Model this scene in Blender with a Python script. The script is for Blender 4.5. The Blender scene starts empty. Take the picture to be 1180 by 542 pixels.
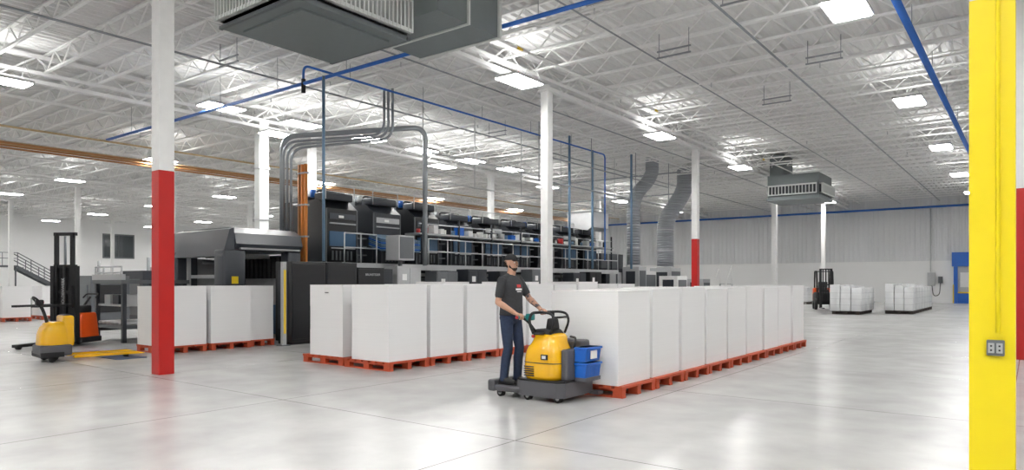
import bpy, bmesh, math, random
import numpy as np
from mathutils import Vector, Matrix
random.seed(7)
C = bpy.context
sc = C.scene
try:
    sc.view_settings.view_transform = 'Standard'
    sc.view_settings.look = 'None'
except Exception: pass

# ------------------------------------------------------------ materials
def newmat(name):
    m = bpy.data.materials.new(name); m.use_nodes = True
    nt = m.node_tree
    return m, nt, nt.nodes['Principled BSDF']
def mat(name, col, rough=0.5, metal=0.0, var=0.06, scale=6.0, bump=0.0, emis=None, estr=0, coat=0.0):
    m, nt, b = newmat(name)
    b.inputs['Roughness'].default_value = rough
    b.inputs['Metallic'].default_value = metal
    b.inputs['Base Color'].default_value = (*col, 1)
    if coat: b.inputs['Coat Weight'].default_value = coat
    tc = nt.nodes.new('ShaderNodeTexCoord')
    n = nt.nodes.new('ShaderNodeTexNoise'); n.inputs['Scale'].default_value = scale
    n.inputs['Detail'].default_value = 3
    nt.links.new(tc.outputs['Object'], n.inputs['Vector'])
    mx = nt.nodes.new('ShaderNodeMix'); mx.data_type = 'RGBA'
    nt.links.new(n.outputs['Fac'], mx.inputs[0])
    mx.inputs[6].default_value = (*[max(0, c*(1-var)) for c in col], 1)
    mx.inputs[7].default_value = (*[min(1, c*(1+var)) for c in col], 1)
    nt.links.new(mx.outputs[2], b.inputs['Base Color'])
    if bump:
        bp = nt.nodes.new('ShaderNodeBump'); bp.inputs['Strength'].default_value = bump
        bp.inputs['Distance'].default_value = 0.01
        nt.links.new(n.outputs['Fac'], bp.inputs['Height'])
        nt.links.new(bp.outputs[0], b.inputs['Normal'])
    if emis:
        b.inputs['Emission Color'].default_value = (*emis, 1)
        b.inputs['Emission Strength'].default_value = estr
    return m

M_steelw = mat('white_steel', (0.88, 0.88, 0.87), 0.55)
M_deck = mat('roof_deck', (0.76, 0.76, 0.75), 0.6)
M_wall = mat('wall_paint', (0.87, 0.87, 0.865), 0.6, var=0.02, scale=0.5)
M_wallrib = mat('ribbed_panel', (0.72, 0.73, 0.74), 0.45, var=0.02)
M_red = mat('column_red', (0.50, 0.010, 0.008), 0.35)
M_yel = mat('column_yellow', (0.95, 0.76, 0.004), 0.35, var=0.03)
M_blue = mat('pipe_blue', (0.02, 0.13, 0.50), 0.4)
M_gpipe = mat('grey_pipe', (0.32, 0.34, 0.36), 0.35, 0.6)
M_bgpipe = mat('bluegrey_pipe', (0.14, 0.24, 0.36), 0.4, 0.3)
M_silver = mat('galvanised', (0.60, 0.61, 0.62), 0.3, 0.85, var=0.12, scale=3)
M_hvac = mat('hvac_grey', (0.19, 0.215, 0.22), 0.45, 0.2)
M_hvacd = mat('hvac_dark', (0.03, 0.035, 0.04), 0.6)
M_hvacl = mat('hvac_light', (0.70, 0.72, 0.70), 0.45, 0.0)
M_copper = mat('copper_pipe', (0.42, 0.20, 0.08), 0.4, 0.4)
M_tan = mat('tan_pipe', (0.50, 0.37, 0.20), 0.5)
M_orange = mat('orange_cable', (0.70, 0.24, 0.04), 0.5)
M_black = mat('black_panel', (0.008, 0.009, 0.011), 0.3, coat=0.2)
M_blk2 = mat('matt_black', (0.012, 0.012, 0.014), 0.6)
M_dk = mat('dark_grey', (0.026, 0.030, 0.038), 0.4)
M_md = mat('mid_grey', (0.12, 0.13, 0.14), 0.4)
M_dblue = mat('slate_blue', (0.05, 0.12, 0.22), 0.35)
M_slate = mat('slate_housing', (0.055, 0.062, 0.075), 0.3)
M_lg = mat('light_grey', (0.45, 0.46, 0.47), 0.4)
M_rail = mat('alu_rail', (0.6, 0.61, 0.62), 0.3, 0.5)
M_pal = mat('pallet_orange', (0.50, 0.075, 0.026), 0.55, var=0.15, scale=9)
M_palD = mat('pallet_dark', (0.05, 0.04, 0.035), 0.7)
M_truck = mat('truck_yellow', (0.92, 0.50, 0.006), 0.25, var=0.02, coat=0.4)
M_trorg = mat('truck_orange', (0.85, 0.10, 0.01), 0.3)
M_chas = mat('chassis_grey', (0.09, 0.09, 0.10), 0.45)
M_rub = mat('rubber', (0.02, 0.02, 0.02), 0.75)
M_bin = mat('bin_blue', (0.012, 0.13, 0.55), 0.35)
M_mat = mat('mat_navy', (0.04, 0.07, 0.14), 0.7)
M_teal = mat('grip_teal', (0.01, 0.22, 0.22), 0.4)
M_label = mat('label_white', (0.85, 0.85, 0.84), 0.5)
M_redp = mat('red_plastic', (0.6, 0.03, 0.03), 0.4)
M_yels = mat('warn_yellow', (0.85, 0.6, 0.02), 0.4)
M_glass = mat('dark_glass', (0.05, 0.06, 0.065), 0.1)
M_skin = mat('skin', (0.52, 0.29, 0.20), 0.5, var=0.08, scale=20)
M_shirt = mat('tshirt_charcoal', (0.035, 0.037, 0.042), 0.85, var=0.25, scale=25, bump=0.3)
M_jean = mat('jeans_blue', (0.022, 0.038, 0.085), 0.8, var=0.3, scale=30, bump=0.3)
M_shoe = mat('shoe_black', (0.012, 0.012, 0.013), 0.5)
M_hair = mat('dark_hair', (0.02, 0.013, 0.01), 0.8, bump=0.4, scale=80)
M_cap = mat('cap_black', (0.012, 0.012, 0.014), 0.8)
M_eye = mat('eye_white', (0.8, 0.8, 0.78), 0.3)
M_film = mat('wrapped_load', (0.72, 0.73, 0.74), 0.3, var=0.15, scale=2.5, bump=0.5)
M_lamp = mat('lamp_panel', (1, 1, 1), 0.5, emis=(1.0, 0.99, 0.97), estr=64)
M_upadd = mat('added_uplight', (1, 1, 1), 0.5, emis=(1.0, 0.99, 0.97), estr=14)  # glow added on the fixture tops to brighten the roof deck
M_lampb = mat('lamp_housing', (0.55, 0.55, 0.55), 0.4)
M_tat, nt, b = newmat('tattooed_skin')
n = nt.nodes.new('ShaderNodeTexNoise'); n.inputs['Scale'].default_value = 18; n.inputs['Detail'].default_value = 5
tc = nt.nodes.new('ShaderNodeTexCoord'); nt.links.new(tc.outputs['Object'], n.inputs['Vector'])
r = nt.nodes.new('ShaderNodeValToRGB'); r.color_ramp.elements[0].position = .44; r.color_ramp.elements[1].position = .54
r.color_ramp.elements[0].color = (.09, .075, .08, 1); r.color_ramp.elements[1].color = (.48, .27, .19, 1)
nt.links.new(n.outputs['Fac'], r.inputs[0]); nt.links.new(r.outputs[0], b.inputs['Base Color'])
M_paper, nt, b = newmat('paper_stack_white')
b.inputs['Roughness'].default_value = .65
tc = nt.nodes.new('ShaderNodeTexCoord'); mp = nt.nodes.new('ShaderNodeMapping')
mp.inputs['Scale'].default_value = (.6, .6, 60)
nt.links.new(tc.outputs['Object'], mp.inputs[0])
n = nt.nodes.new('ShaderNodeTexNoise'); n.inputs['Scale'].default_value = 1.0; n.inputs['Detail'].default_value = 2
nt.links.new(mp.outputs[0], n.inputs['Vector'])
r = nt.nodes.new('ShaderNodeValToRGB')
r.color_ramp.elements[0].color = (.87, .87, .875, 1); r.color_ramp.elements[1].color = (.92, .92, .92, 1)
nt.links.new(n.outputs['Fac'], r.inputs[0]); nt.links.new(r.outputs[0], b.inputs['Base Color'])

# polished concrete
M_floor, nt, b = newmat('polished_concrete')
tc = nt.nodes.new('ShaderNodeTexCoord')
n1 = nt.nodes.new('ShaderNodeTexNoise'); n1.inputs['Scale'].default_value = .35; n1.inputs['Detail'].default_value = 2
n2 = nt.nodes.new('ShaderNodeTexNoise'); n2.inputs['Scale'].default_value = 1.8; n2.inputs['Detail'].default_value = 3; n2.inputs['Roughness'].default_value = .5
for q in (n1, n2): nt.links.new(tc.outputs['Object'], q.inputs['Vector'])
ad = nt.nodes.new('ShaderNodeMath'); ad.operation = 'ADD'
nt.links.new(n1.outputs['Fac'], ad.inputs[0]); nt.links.new(n2.outputs['Fac'], ad.inputs[1])
mr = nt.nodes.new('ShaderNodeMapRange'); mr.inputs[1].default_value = .4; mr.inputs[2].default_value = 1.6
nt.links.new(ad.outputs[0], mr.inputs[0])
r = nt.nodes.new('ShaderNodeValToRGB')
r.color_ramp.elements[0].color = (.40, .398, .392, 1); r.color_ramp.elements[1].color = (.65, .648, .64, 1)
nt.links.new(mr.outputs[0], r.inputs[0])
sep = nt.nodes.new('ShaderNodeSeparateXYZ'); nt.links.new(tc.outputs['Object'], sep.inputs[0])
def joint(out, off, sp):
    a = nt.nodes.new('ShaderNodeMath'); a.operation = 'ADD'; a.inputs[1].default_value = off + sp*100
    nt.links.new(out, a.inputs[0])
    m_ = nt.nodes.new('ShaderNodeMath'); m_.operation = 'MODULO'; m_.inputs[1].default_value = sp
    nt.links.new(a.outputs[0], m_.inputs[0])
    l = nt.nodes.new('ShaderNodeMath'); l.operation = 'LESS_THAN'; l.inputs[1].default_value = .015
    nt.links.new(m_.outputs[0], l.inputs[0]); return l
j1 = joint(sep.outputs[0], 4.16, 3.94); j2 = joint(sep.outputs[1], -5.5, 3.94)
mxx = nt.nodes.new('ShaderNodeMath'); mxx.operation = 'MAXIMUM'
nt.links.new(j1.outputs[0], mxx.inputs[0]); nt.links.new(j2.outputs[0], mxx.inputs[1])
mm = nt.nodes.new('ShaderNodeMath'); mm.operation = 'MULTIPLY'; mm.inputs[1].default_value = .8
nt.links.new(mxx.outputs[0], mm.inputs[0])
mx = nt.nodes.new('ShaderNodeMix'); mx.data_type = 'RGBA'; mx.inputs[7].default_value = (.11, .10, .09, 1)
nt.links.new(mm.outputs[0], mx.inputs[0]); nt.links.new(r.outputs[0], mx.inputs[6])
nt.links.new(mx.outputs[2], b.inputs['Base Color'])
b.inputs['Roughness'].default_value = .27
b.inputs['Specular IOR Level'].default_value = .6

# ------------------------------------------------------------ mesh builder
class MB:
    def __init__(s):
        s.v = []; s.f = []; s.m = []; s.s = []; s.mats = []; s.M = Matrix.Identity(4)
    def mi(s, m):
        if m not in s.mats: s.mats.append(m)
        return s.mats.index(m)
    def add(s, vs, fs, m, smooth=False):
        o = len(s.v); k = s.mi(m)
        for p in vs: s.v.append(tuple(s.M @ Vector(p)))
        for f in fs:
            s.f.append([i+o for i in f]); s.m.append(k); s.s.append(smooth)
    def box(s, x0, y0, z0, x1, y1, z1, m):
        vs = [(x0,y0,z0),(x1,y0,z0),(x1,y1,z0),(x0,y1,z0),(x0,y0,z1),(x1,y0,z1),(x1,y1,z1),(x0,y1,z1)]
        s.add(vs, [(0,3,2,1),(4,5,6,7),(0,1,5,4),(1,2,6,5),(2,3,7,6),(3,0,4,7)], m)
    def rbox(s, x0, y0, z0, x1, y1, z1, r, m, seg=3, taper=None):
        bm = bmesh.new(); bmesh.ops.create_cube(bm, size=1)
        for v in bm.verts:
            v.co = Vector(((x0+x1)/2+v.co.x*(x1-x0), (y0+y1)/2+v.co.y*(y1-y0), (z0+z1)/2+v.co.z*(z1-z0)))
            if taper and v.co.z > (z0+z1)/2:
                v.co.x += taper[0] if v.co.x < (x0+x1)/2 else -taper[1]
                v.co.y += taper[2] if v.co.y < (y0+y1)/2 else -taper[3]
        bmesh.ops.bevel(bm, geom=bm.edges[:], offset=r, segments=seg, affect='EDGES', profile=.5)
        bm.verts.ensure_lookup_table(); bm.verts.index_update()
        s.add([tuple(v.co) for v in bm.verts], [[v.index for v in f.verts] for f in bm.faces], m, True)
        bm.free()
    def prism(s, pts, axis, a, b_, m):
        n = len(pts); vs = []
        for t in (a, b_):
            for p in pts:
                if axis == 'x': vs.append((t, p[0], p[1]))
                elif axis == 'y': vs.append((p[0], t, p[1]))
                else: vs.append((p[0], p[1], t))
        fs = [tuple(range(n)), tuple(range(2*n-1, n-1, -1))]
        for i in range(n):
            j = (i+1) % n; fs.append((i, j, j+n, i+n))
        s.add(vs, fs, m)
    def cyl(s, p, q, r, m, n=10, r2=None, caps=True, smooth=True):
        s.sweep([p, q], [r, r if r2 is None else r2], m, n, caps, smooth)
    def sweep(s, pts, rs, m, n=8, caps=True, smooth=True):
        pts = [Vector(p) for p in pts]
        if not hasattr(rs, '__len__'): rs = [rs]*len(pts)
        vs = []; fs = []; up = None
        for i, p in enumerate(pts):
            if i == 0: d = pts[1]-pts[0]
            elif i == len(pts)-1: d = pts[-1]-pts[-2]
            else: d = (pts[i+1]-p).normalized() + (p-pts[i-1]).normalized()
            if d.length < 1e-9: d = Vector((0, 0, 1))
            d.normalize()
            if up is None:
                up = Vector((0, 0, 1)) if abs(d.z) < .9 else Vector((1, 0, 0))
            u = up - d*up.dot(d); u.normalize(); w = d.cross(u); up = u
            ph = math.pi/n if n == 4 else 0
            for k in range(n):
                a = 2*math.pi*k/n + ph
                vs.append(tuple(p + (u*math.cos(a)+w*math.sin(a))*rs[i]))
        for i in range(len(pts)-1):
            for k in range(n):
                k2 = (k+1) % n
                fs.append((i*n+k, i*n+k2, (i+1)*n+k2, (i+1)*n+k))
        if caps:
            fs.append(tuple(range(n-1, -1, -1))); fs.append(tuple((len(pts)-1)*n+k for k in range(n)))
        s.add(vs, fs, m, smooth and n > 4)
    def path(s, pts, r, m, n=8, bend=.2, seg=5):
        pts = [Vector(p) for p in pts]; out = [pts[0]]
        for i in range(1, len(pts)-1):
            a, p, c = pts[i-1], pts[i], pts[i+1]
            da = a-p; dc = c-p
            e1 = p + da.normalized()*min(bend, da.length*.45); e2 = p + dc.normalized()*min(bend, dc.length*.45)
            for k in range(seg+1):
                t = k/seg
                out.append(e1*(1-t)**2 + p*2*t*(1-t) + e2*t*t)
        out.append(pts[-1]); s.sweep(out, r, m, n)
    def ball(s, c, rad, m, nu=14, nv=9, R=None):
        c = Vector(c); vs = []; fs = []
        R = R or Matrix.Identity(3)
        for j in range(1, nv):
            th = math.pi*j/nv
            for i in range(nu):
                a = 2*math.pi*i/nu
                vs.append(tuple(c + R @ Vector((rad[0]*math.sin(th)*math.cos(a), rad[1]*math.sin(th)*math.sin(a), rad[2]*math.cos(th)))))
        vs.append(tuple(c + R @ Vector((0, 0, rad[2])))); vs.append(tuple(c + R @ Vector((0, 0, -rad[2]))))
        t, bb = len(vs)-2, len(vs)-1
        for i in range(nu):
            i2 = (i+1) % nu
            fs.append((t, i, i2)); fs.append((bb, (nv-2)*nu+i2, (nv-2)*nu+i))
            for j in range(nv-2): fs.append((j*nu+i, (j+1)*nu+i, (j+1)*nu+i2, j*nu+i2))
        s.add(vs, fs, m, True)
    def loft(s, rings, m, n=28, p=3.2):
        vs = []; fs = []
        for (cx, cy, rx, ry, z) in rings:
            for k in range(n):
                a = 2*math.pi*k/n; ca, sa = math.cos(a), math.sin(a)
                vs.append((cx+rx*math.copysign(abs(ca)**(2/p), ca), cy+ry*math.copysign(abs(sa)**(2/p), sa), z))
        for i in range(len(rings)-1):
            for k in range(n): fs.append((i*n+k, i*n+(k+1) % n, (i+1)*n+(k+1) % n, (i+1)*n+k))
        fs.append(tuple(range(n-1, -1, -1))); fs.append(tuple((len(rings)-1)*n+k for k in range(n)))
        s.add(vs, fs, m, True)
    def mesh(s, name, origin=None):
        if origin is None:
            xs = [p[0] for p in s.v]; ys = [p[1] for p in s.v]; zs = [p[2] for p in s.v]
            origin = ((min(xs)+max(xs))/2, (min(ys)+max(ys))/2, min(zs))
        me = bpy.data.meshes.new(name)
        me.from_pydata([(p[0]-origin[0], p[1]-origin[1], p[2]-origin[2]) for p in s.v], [], s.f)
        for m in s.mats: me.materials.append(m)
        me.polygons.foreach_set('material_index', s.m)
        me.polygons.foreach_set('use_smooth', s.s)
        bm = bmesh.new(); bm.from_mesh(me); bmesh.ops.recalc_face_normals(bm, faces=bm.faces[:]); bm.to_mesh(me); bm.free()
        me.update()
        return me, origin
    def obj(s, name, parent=None, bevel=0, origin=None):
        me, o = s.mesh(name, origin)
        ob = bpy.data.objects.new(name, me); ob.location = o; sc.collection.objects.link(ob)
        if bevel:
            md = ob.modifiers.new('bevel', 'BEVEL'); md.width = bevel; md.segments = 2; md.limit_method = 'ANGLE'; md.angle_limit = math.radians(50)
        if parent: setparent(ob, parent)
        return ob
def setparent(ob, parent):
    ob.parent = parent
    pm = Matrix.Translation(parent.location) @ parent.rotation_euler.to_matrix().to_4x4()
    ob.matrix_parent_inverse = pm.inverted()
def link(name, me, loc, rot=0):
    ob = bpy.data.objects.new(name, me); ob.location = loc; ob.rotation_euler = (0, 0, rot); sc.collection.objects.link(ob); return ob
def text(body, size, loc, rot, m, parent, name='lettering', ext=.002):
    cu = bpy.data.curves.new(name, 'FONT'); cu.body = body; cu.size = size; cu.extrude = ext
    cu.align_x = 'CENTER'; cu.align_y = 'CENTER'
    t = bpy.data.objects.new(name+'_src', cu); sc.collection.objects.link(t)
    dg = C.evaluated_depsgraph_get(); me = bpy.data.meshes.new_from_object(t.evaluated_get(dg))
    bpy.data.objects.remove(t); me.materials.clear(); me.materials.append(m)
    ob = bpy.data.objects.new(name, me); ob.location = loc; ob.rotation_euler = rot; sc.collection.objects.link(ob)
    if parent: setparent(ob, parent)
    return ob

# ------------------------------------------------------------ room shell
X0, X1, Y0, Y1, ZR = -78.0, 13.0, -9.0, 61.0, 8.6
b_ = MB(); b_.box(X0-.3, Y0-.3, -.2, X1+.3, Y1+.3, 0, M_floor); b_.obj('floor', origin=(0, 0, 0))
c = MB(); x = X0
vs = []; fs = []
while x < X1:
    for dx, dz in ((0, 0), (.05, -.075), (.13, -.075), (.18, 0)):
        vs.append((x+dx, Y0, ZR+dz)); vs.append((x+dx, Y1, ZR+dz))
    x += .305
for i in range(len(vs)//2-1): fs.append((2*i, 2*i+2, 2*i+3, 2*i+1))
c.add(vs, fs, M_deck); c.box(X0-.3, Y0-.3, ZR+.02, X1+.3, Y1+.3, ZR+.2, M_deck)
c.obj('ceiling', origin=(0, 0, ZR))
w = MB(); w.box(X0-.3, Y1, 0, X1+.3, Y1+.3, 8.6, M_wall)
vs = []; fs = []; x = X0
while x < X1:
    for dx, dy in ((0, 0), (.03, -.05), (.19, -.05), (.22, 0)):
        vs.append((x+dx, Y1-.02+dy, 3.2)); vs.append((x+dx, Y1-.02+dy, 8.6))
    x += .36
for i in range(len(vs)//2-1): fs.append((2*i, 2*i+2, 2*i+3, 2*i+1))
w.add(vs, fs, M_wallrib); w.box(X0, Y1-.1, 3.12, X1, Y1, 3.2, M_wall)
w.obj('wall_back')
w = MB(); w.box(X0-.3, Y0-.3, 0, X0, Y1, 8.6, M_wall); w.obj('wall_left')
w = MB(); w.box(X1, Y0-.3, 0, X1+.3, Y1, 8.6, M_wall); w.obj('wall_right')
w = MB(); w.box(X0, Y0-.3, 0, X1, Y0, 8.6, M_wall); w.obj('wall_front')

CX = [-.23-11.8*k for k in range(-1, 7)]
CY = [5.8+11.8*k for k in range(-1, 5)]
t = MB()
JT, JB = 8.50, 7.93
y = CY[0]-11.8/8*2+.7
ys = []
while y < Y1-.3:
    if y > Y0+.3: ys.append(y)
    y += 11.8/8
for y in ys:
    t.box(X0, y-.05, JT-.05, X1, y+.05, JT, M_steelw)
    t.box(X0, y-.045, JB, X1, y+.045, JB+.055, M_steelw)
    x = X0; k = 0
    while x < X1-.6:
        a, b2 = (JB+.03, JT-.03) if k % 2 == 0 else (JT-.03, JB+.03)
        t.cyl((x, y, a), (x+.59, y, b2), .022, M_steelw, n=4, caps=False)
        x += .59; k += 1
for k in range(-1, 7):
    for f in (1/3, 2/3):
        xb = -.23-11.8*k-11.8*f
        if X0 < xb < X1:
            t.box(xb-.02, Y0, JB+.05, xb+.02, Y1, JB+.08, M_steelw)
            for i in range(len(ys)-1):
                t.cyl((xb, ys[i], JB+.05), (xb, ys[i+1], JT-.05), .014, M_steelw, n=4, caps=False)
t.obj('roof_joists')
g = MB()
for x in CX:
    if not X0 < x < X1: continue
    g.box(x-.09, Y0, 7.55, x+.09, Y1, 7.66, M_steelw); g.box(x-.09, Y0, 7.82, x+.09, Y1, 7.92, M_steelw)
    g.box(x-.08, Y0, 8.3, x+.08, Y1, 8.42, M_steelw)
    y = Y0; k = 0
    while y < Y1-1:
        a, b2 = (7.62, 8.34) if k % 2 == 0 else (8.34, 7.62)
        g.cyl((x, y, a), (x, y+.98, b2), .035, M_steelw, n=4, caps=False)
        y += .983; k += 1
g.obj('roof_girders')

def column(x, y, low, hlow):
    cb = MB(); h = .135
    cb.box(x-h, y-h, 0, x+h, y+h, hlow, low)
    cb.box(x-h, y-h, hlow, x+h, y+h, 7.55, M_steelw)
    cb.box(x-h-.06, y-h-.06, 7.50, x+h+.06, y+h+.06, 7.55, M_steelw)
    return cb
for x in CX:
    for y in CY:
        if x > 12.9 or x < X0+1: continue
        if abs(x+.23) < .1 and abs(y-5.8) < .1:
            cb = column(x, 6.05, M_yel, 3.62)
            cb.path([(x+.035, 5.895, 7.4), (x+.035, 5.895, 1.24)], .013, M_yel)
            cb.rbox(x-.03, 5.865, 1.08, x+.075, 5.92, 1.19, .008, M_md)
            for dx in (-.002, .046):
                cb.box(x+dx-.018, 5.860, 1.10, x+dx+.018, 5.866, 1.17, M_lg)
                for dz in (1.12, 1.15): cb.box(x+dx-.006, 5.857, dz-.006, x+dx+.006, 5.861, dz+.006, M_blk2)
            cb.obj('steel_column', bevel=.012)
        elif (x < -20) or abs(y-CY[4]) < .1 or y == CY[-1]:
            column(x, y, M_steelw, 3.5).obj('steel_column')
        elif abs(y-17.6) < .1 and abs(x+12.03) < .1:
            column(x, y, M_steelw, 3.5).obj('steel_column')
        else:
            column(x, y, M_red, 3.52).obj('steel_column', bevel=.01)

# ------------------------------------------------------------ lights
lm = MB(); lm.box(-.40, -.66, .02, .40, .66, .09, M_lampb)
lm.box(-.36, -.62, 0.0, .36, .62, .02, M_lamp); lm.box(-.30, -.55, .09, .30, .55, .10, M_upadd)  # lamp panel below, added ceiling glow on top
for sx in (-.34, .34):
    for sy in (-.55, .55): lm.cyl((sx, sy, .09), (sx*.1, sy, .75), .006, M_lampb, n=4)
lme, _ = lm.mesh('high_bay_light', origin=(0, 0, 0))
LX = [5.6, -3.05, -11.45, -22.9, -32.2, -42.5, -52, -62, -72]
LY = [-3, 6.6, 15.4, 24.5, 33.6, 42.7, 51.8]
for x in LX:
    for y in LY:
        if x == -11.45 and y == 6.6: continue
        link('high_bay_light', lme, (x, y, 7.2))
for y in (11.9, 14.9, 18, 21, 24.2, 27.2): link('high_bay_light', lme, (-20.8, y, 7.2))
for x in (1.2, -7.2): link('high_bay_light', lme, (x, -3, 7.2)); link('high_bay_light', lme, (x, .6, 7.2))  # extra off-grid fixtures, out of view, added for more light

# ------------------------------------------------------------ overhead pipes
def pipe(name, pts, r, m, n=8, bend=.25):
    p = MB(); p.path(pts, r, m, n, bend); return p.obj(name)
p = MB(); p.path([(1, 11.4, 7.0), (-28, 11.4, 7.0)], .05, M_blue)
p.path([(-15.8, 11.4, 7.0), (-15.8, 11.4, 7.5), (-15.8, 27.9, 7.5), (-15.8, 27.9, 2.6)], .035, M_blue)
p.cyl((-15.8, 11.4, 6.75), (-15.8, 11.4, 7.12), .06, M_blk2)
for x in range(-26, 1, 3): p.cyl((x, 11.4, 7.05), (x, 11.4, 7.95), .008, M_gpipe, n=4)
for y in range(13, 27, 3): p.cyl((-15.8, y, 7.53), (-15.8, y, 7.95), .008, M_gpipe, n=4)
p.obj('compressed_air_pipe')
p = MB(); p.path([(-2.2, 4, 7.3), (-2.2, 60.6, 7.3), (-60, 60.6, 7.3)], .085, M_blue, bend=.4)
for y in range(6, 60, 4): p.cyl((-2.2, y, 7.38), (-2.2, y, 7.95), .012, M_gpipe, n=4)
p.obj('compressed_air_pipe')
p = MB(); p.path([(-10.5, -4, 7.6), (-10.5, 58, 7.6)], .035, M_steelw)
for y in (6, 14, 22, 34, 46): p.cyl((-10.5, y, 7.6), (-10.5, y+.25, 7.6), .038, M_yels)
p.obj('gas_pipe')
p = MB()
for i, (m, r_) in enumerate(((M_copper, .045), (M_tan, .05), (M_copper, .04), (M_tan, .04), (M_copper, .04))):
    p.path([(-31.7-.3*i, -4, 7.0+.08*(i % 2)), (-31.7-.3*i, 52, 7.0+.08*(i % 2))], r_, m)
p.path([(-27, -4, 6.75), (-27, 50, 6.75)], .035, M_tan)
p.obj('overhead_pipe_bundle')
p = MB()
for (x, z_, r_) in ((-5.6, 7.75, .03), (-8.2, 7.7, .022), (-13.4, 7.6, .025), (-14.6, 7.6, .035), (-18.1, 7.7, .03), (-26.2, 7.6, .05), (-38.5, 7.6, .05), (-44.6, 7.6, .05), (-55, 7.6, .05), (.9, 7.7, .03)):
    p.path([(x, Y0+.2, z_), (x, Y1-.2, z_)], r_, M_gpipe if r_ < .034 else M_steelw, n=6)
for (y, z_) in ((3.2, 7.75), (13.3, 7.75), (20.3, 7.7), (31.4, 7.75), (36.9, 7.75), (47.8, 7.75)):
    p.path([(X0+.2, y, z_), (X1-.2, y, z_)], .03, M_steelw, n=6)
    x = -76
    while x < 12:
        p.cyl((x, y, z_-.03), (x, y, z_-.16), .02, M_silver, n=6); x += 3.1
p.obj('sprinkler_pipes')
for (x, y) in ((-6.9, 12.2), (-7.2, 16.2), (-4.7, 13.9), (-4.3, 19.0), (-1.5, 12.5), (-6.5, 22.5), (-16.7, 21), (-16.8, 9.8)):
    h = MB()
    for dx in (-.4, .4):
        h.cyl((x+dx, y, 7.3), (x+dx, y, 7.93), .010, M_gpipe, n=6)
    for zz in (7.3, 7.46): h.box(x-.45, y-.02, zz, x+.45, y+.02, zz+.035, M_gpipe)
    h.obj('strut_hanger')

# vertical drops and press services
p = MB()
p.path([(-14.8, 11.3, 7.0), (-14.8, 11.3, 2.15)], .04, M_bgpipe); p.obj('drop_pipe')
p = MB()
for i in range(4):
    d = .2*i
    if i == 0: pts = [(-18.9, 12.85, 3.15), (-18.9, 12.85, 6.2), (-16.4, 16.7, 6.85), (-16.4, 16.7, 2.15)]; r_ = .085
    else: pts = [(-18.9+d, 12.75, 3.15), (-18.9+d, 12.75, 6.1-d*.6), (-17.2+d, 15.4, 6.55-d*.5), (-17.2+d, 15.4, 7.9)]; r_ = .042
    p.path(pts, r_, M_gpipe, n=12, bend=.45, seg=8)
p.obj('service_pipe_loop')
p = MB()
for i in range(3): p.cyl((-18.5+.16*i, 13.2, .2), (-18.5+.16*i, 13.2, 5.3), .06, M_orange if i else M_copper)
p.box(-18.62, 13.1, 0, -18.1, 13.3, .2, M_md)
for zz in (3.0, 4.0, 5.0): p.box(-18.6, 13.13, zz, -18.1, 13.27, zz+.05, M_lg)
p.obj('orange_cable_riser')
p = MB(); p.box(-24.2, 15.2, 0, -23.85, 15.6, 7.9, M_hvacl)
for zz in (2, 4, 6): p.box(-24.24, 15.16, zz, -23.81, 15.64, zz+.05, M_silver)
p.obj('square_duct')
for (x, y, zt) in ((-15.9, 23.6, 7.4), (-15.9, 25.0, 7.4), (-15.7, 26.6, 7.0), (-14.8, 28.6, 7.0)):
    pipe('drop_pipe', [(x, y, zt+.5), (x, y, 2.2)], .055, M_bgpipe)
p = MB()
for zz in (6.6, 5.6):
    p.path([(-15.4, 22, zz), (-15.4, 34, zz)], .03, M_gpipe)
    p.path([(-20.5, 30, zz+.1), (-13, 30, zz+.1)], .03, M_gpipe)
for zz in (6.2, 5.2): p.path([(-17.0, 17.2, zz), (-17.0, 31, zz)], .03, M_rail)
for y in (17.2, 20, 23, 26, 29, 31): p.path([(-17.0, y, 5.15), (-17.0, y, 7.9)], .022, M_rail, n=6)
for y in (22, 26, 30.2, 34): p.cyl((-15.4, y, 5.55), (-15.4, y, 7.9), .02, M_gpipe, n=6)
p.obj('conduit_frame')
M_duct, nt, b = newmat('spiral_duct')
b.inputs['Metallic'].default_value = .7; b.inputs['Roughness'].default_value = .32; b.inputs['Base Color'].default_value = (.36, .38, .41, 1)
tc = nt.nodes.new('ShaderNodeTexCoord'); wv = nt.nodes.new('ShaderNodeTexWave'); wv.bands_direction = 'Z'; wv.inputs['Scale'].default_value = 2.2
nt.links.new(tc.outputs['Object'], wv.inputs['Vector']); bp = nt.nodes.new('ShaderNodeBump'); bp.inputs['Strength'].default_value = .9; bp.inputs['Distance'].default_value = .04
nt.links.new(wv.outputs['Fac'], bp.inputs['Height']); nt.links.new(bp.outputs[0], b.inputs['Normal'])
def duct(pts, r_):
    d = MB(); d.path(pts, r_, M_duct, n=20, bend=.7, seg=8)
    for p_ in (pts[0], pts[-1]):
        d.cyl((p_[0], p_[1], p_[2]-.05), (p_[0], p_[1], p_[2]+.05), r_+.04, M_silver, n=20)
    for zz in (3.4, 4.6): d.cyl((pts[-1][0], pts[-1][1], zz), (pts[-1][0], pts[-1][1], zz+.05), r_+.02, M_silver, n=20)
    return d.obj('spiral_exhaust_duct')
duct([(-16.5, 34.3, 8.3), (-16.5, 34.3, 7.3), (-17.1, 33.3, 6.2), (-17.1, 33.3, 2.45)], .36)
duct([(-16.3, 38.3, 8.3), (-16.3, 38.3, 7.0), (-17.1, 37.3, 5.2), (-17.1, 37.3, 2.45)], .48)

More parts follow.
